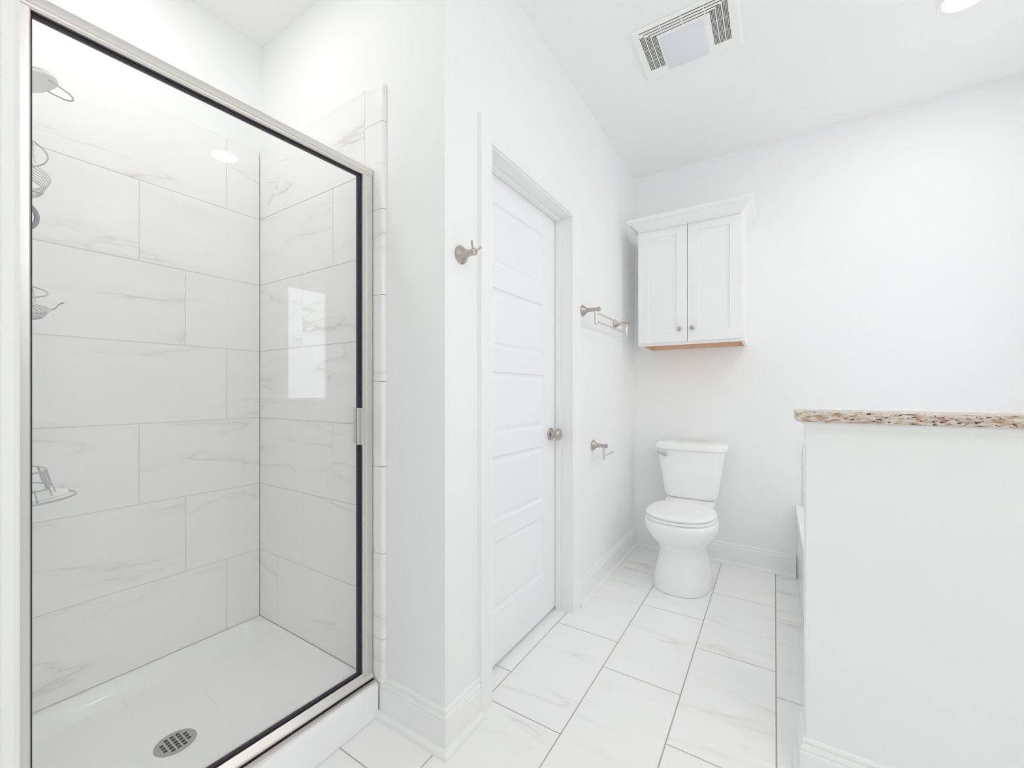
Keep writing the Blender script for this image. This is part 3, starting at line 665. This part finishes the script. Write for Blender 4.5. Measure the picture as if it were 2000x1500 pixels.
for k, (z0, z1) in enumerate(((0.4475, 0.518), (0.5195, 0.822))):
    x = 0.146
    while x < AX1:
        x2 = min(x+0.61, AX1); add_box(b, x+0.0008, x2-0.0008, WF-0.013, WF-0.001, z0, z1-0.0008, 0.002, 2); x = x2
struct('trim_8', b, M_STILE, smooth=40)
b = bm_new()
for k, (z0, z1) in enumerate(((0.4475, 0.518), (0.5195, 0.822))):
    y = AY0
    while y < WF-0.014:
        y2 = min(y+0.61, WF-0.014); add_box(b, XR-0.013, XR-0.001, y+0.0008, y2-0.0008, z0, z1-0.0008, 0.002, 2); y = y2
struct('trim_9', b, M_WTILE, smooth=40)

# ------------------------------------------------------------------ ceiling: fan grille and recessed lamps
fan = thing('exhaust_fan', 'cream rectangular ceiling exhaust fan grille with blue-grey light panel', 'exhaust fan', (-0.335, 1.975, ZC))
FX0, FX1, FY0, FY1, FZ = -0.549, -0.119, 1.822, 2.150, ZC-0.012
b = bm_new(); add_loft(b, [rrect(FX0, FX1, FY0, FY1, ZC-0.0005, 0.012), rrect(FX0, FX1, FY0, FY1, ZC-0.004, 0.012), rrect(FX0+0.012, FX1-0.012, FY0+0.012, FY1-0.012, FZ, 0.010)])
gr_ = obj('grille', b, M_PLAST, fan, smooth=25)
b = bm_new(); za, zb = FZ-0.0006, FZ+0.0004
for k in range(4):
    y = 1.8375+k*0.0150; x0, x1 = -0.510+k*0.0185, -0.150-k*0.0185
    cuts = [x0, -0.418, -0.334, -0.246, x1]; cuts = [c for c in cuts if x0 <= c <= x1]
    for a, c in zip(cuts, cuts[1:]): add_box(b, a+0.0015, c-0.0015, y, y+0.0030, za, zb)
for side in (-1, 1):
    for g in range(3):
        for k in range(4):
            d = 0.1090 + g*0.0240 + k*0.0052
            x = -0.3355 + side*d
            y0_ = 1.862 + (2-g)*0.010 if side < 0 else 1.862 + (2-g)*0.010
            for a, c in ((y0_, 1.945), (1.948, 2.015), (2.018, 2.078)): add_box(b, x-0.0013, x+0.0013, a, c, za, zb)
obj('vent_slot_shade', b, M_DARK, gr_, kind='stuff')  # dark strips proud of the grille stand for shade in cut slots
b = bm_new(); add_loft(b, [rrect(-0.433, -0.256, 1.908, 2.116, FZ+0.001, 0.010), rrect(-0.433, -0.256, 1.908, 2.116, FZ-0.003, 0.010), rrect(-0.428, -0.261, 1.913, 2.111, FZ-0.005, 0.008)]); obj('light_panel', b, M_LENS, fan, smooth=25, label='pale blue-grey rounded light panel')

for (x, y, lab) in ((0.652, 2.372, 'round recessed ceiling light at the upper right above the tub'), (0.700, 1.151, 'round recessed ceiling light mirrored in the shower glass'),
                    (0.670, 0.230, 'round recessed ceiling light nearest the camera position'), (-1.51, 0.42, 'round recessed ceiling light inside the shower')):
    t = thing('ceiling_light', lab, 'ceiling light', (x, y, ZC), 'recessed ceiling lights')
    b = bm_new(); add_lathe(b, (x, y, ZC-0.0005), (0,0,-1), [(0, 0.088), (0.003, 0.087), (0.005, 0.080), (0.004, 0.072), (0.001, 0.070)], 40); obj('trim_ring', b, M_WHITE, t, smooth=40)
    b = bm_new(); add_lathe(b, (x, y, ZC-0.0015), (0,0,-1), [(0, 0.069), (0.0012, 0.069), (0.0012, 0)], 40); obj('lamp_lens', b, M_CANS if x < -1 else M_CAN, t)

# fill light bar added on the right wall beside the camera position (out of frame)
vl = thing('fill_light_bar', 'added four-globe nickel fill light bar on the right wall, out of frame beside the camera', 'fill light', (XR, -0.26, 2.10))
b = bm_new(); add_box(b, XR-0.025, XR-0.001, -0.66, 0.14, 2.07, 2.13, 0.006); obj('back_plate', b, M_NICKH, vl)
for k in range(4):
    y = -0.56+k*0.20
    b = bm_new(); add_lathe(b, (XR-0.02, y, 2.10), (-1,0,0), [(0, 0.025), (0.05, 0.025), (0.06, 0.03), (0.06, 0)], 20); sk = obj('socket', b, M_NICK, vl, smooth=50)
    b = bm_new(); add_lathe(b, (XR-0.075, y, 2.10), (-1,0,0), [(0.0, 0.02)] + [(0.062-0.062*math.cos(R(a)), 0.062*math.sin(R(a))) for a in range(24, 180, 12)] + [(0.124, 0)], 24); obj('globe', b, M_FILL_GLOBE, sk, smooth=60)
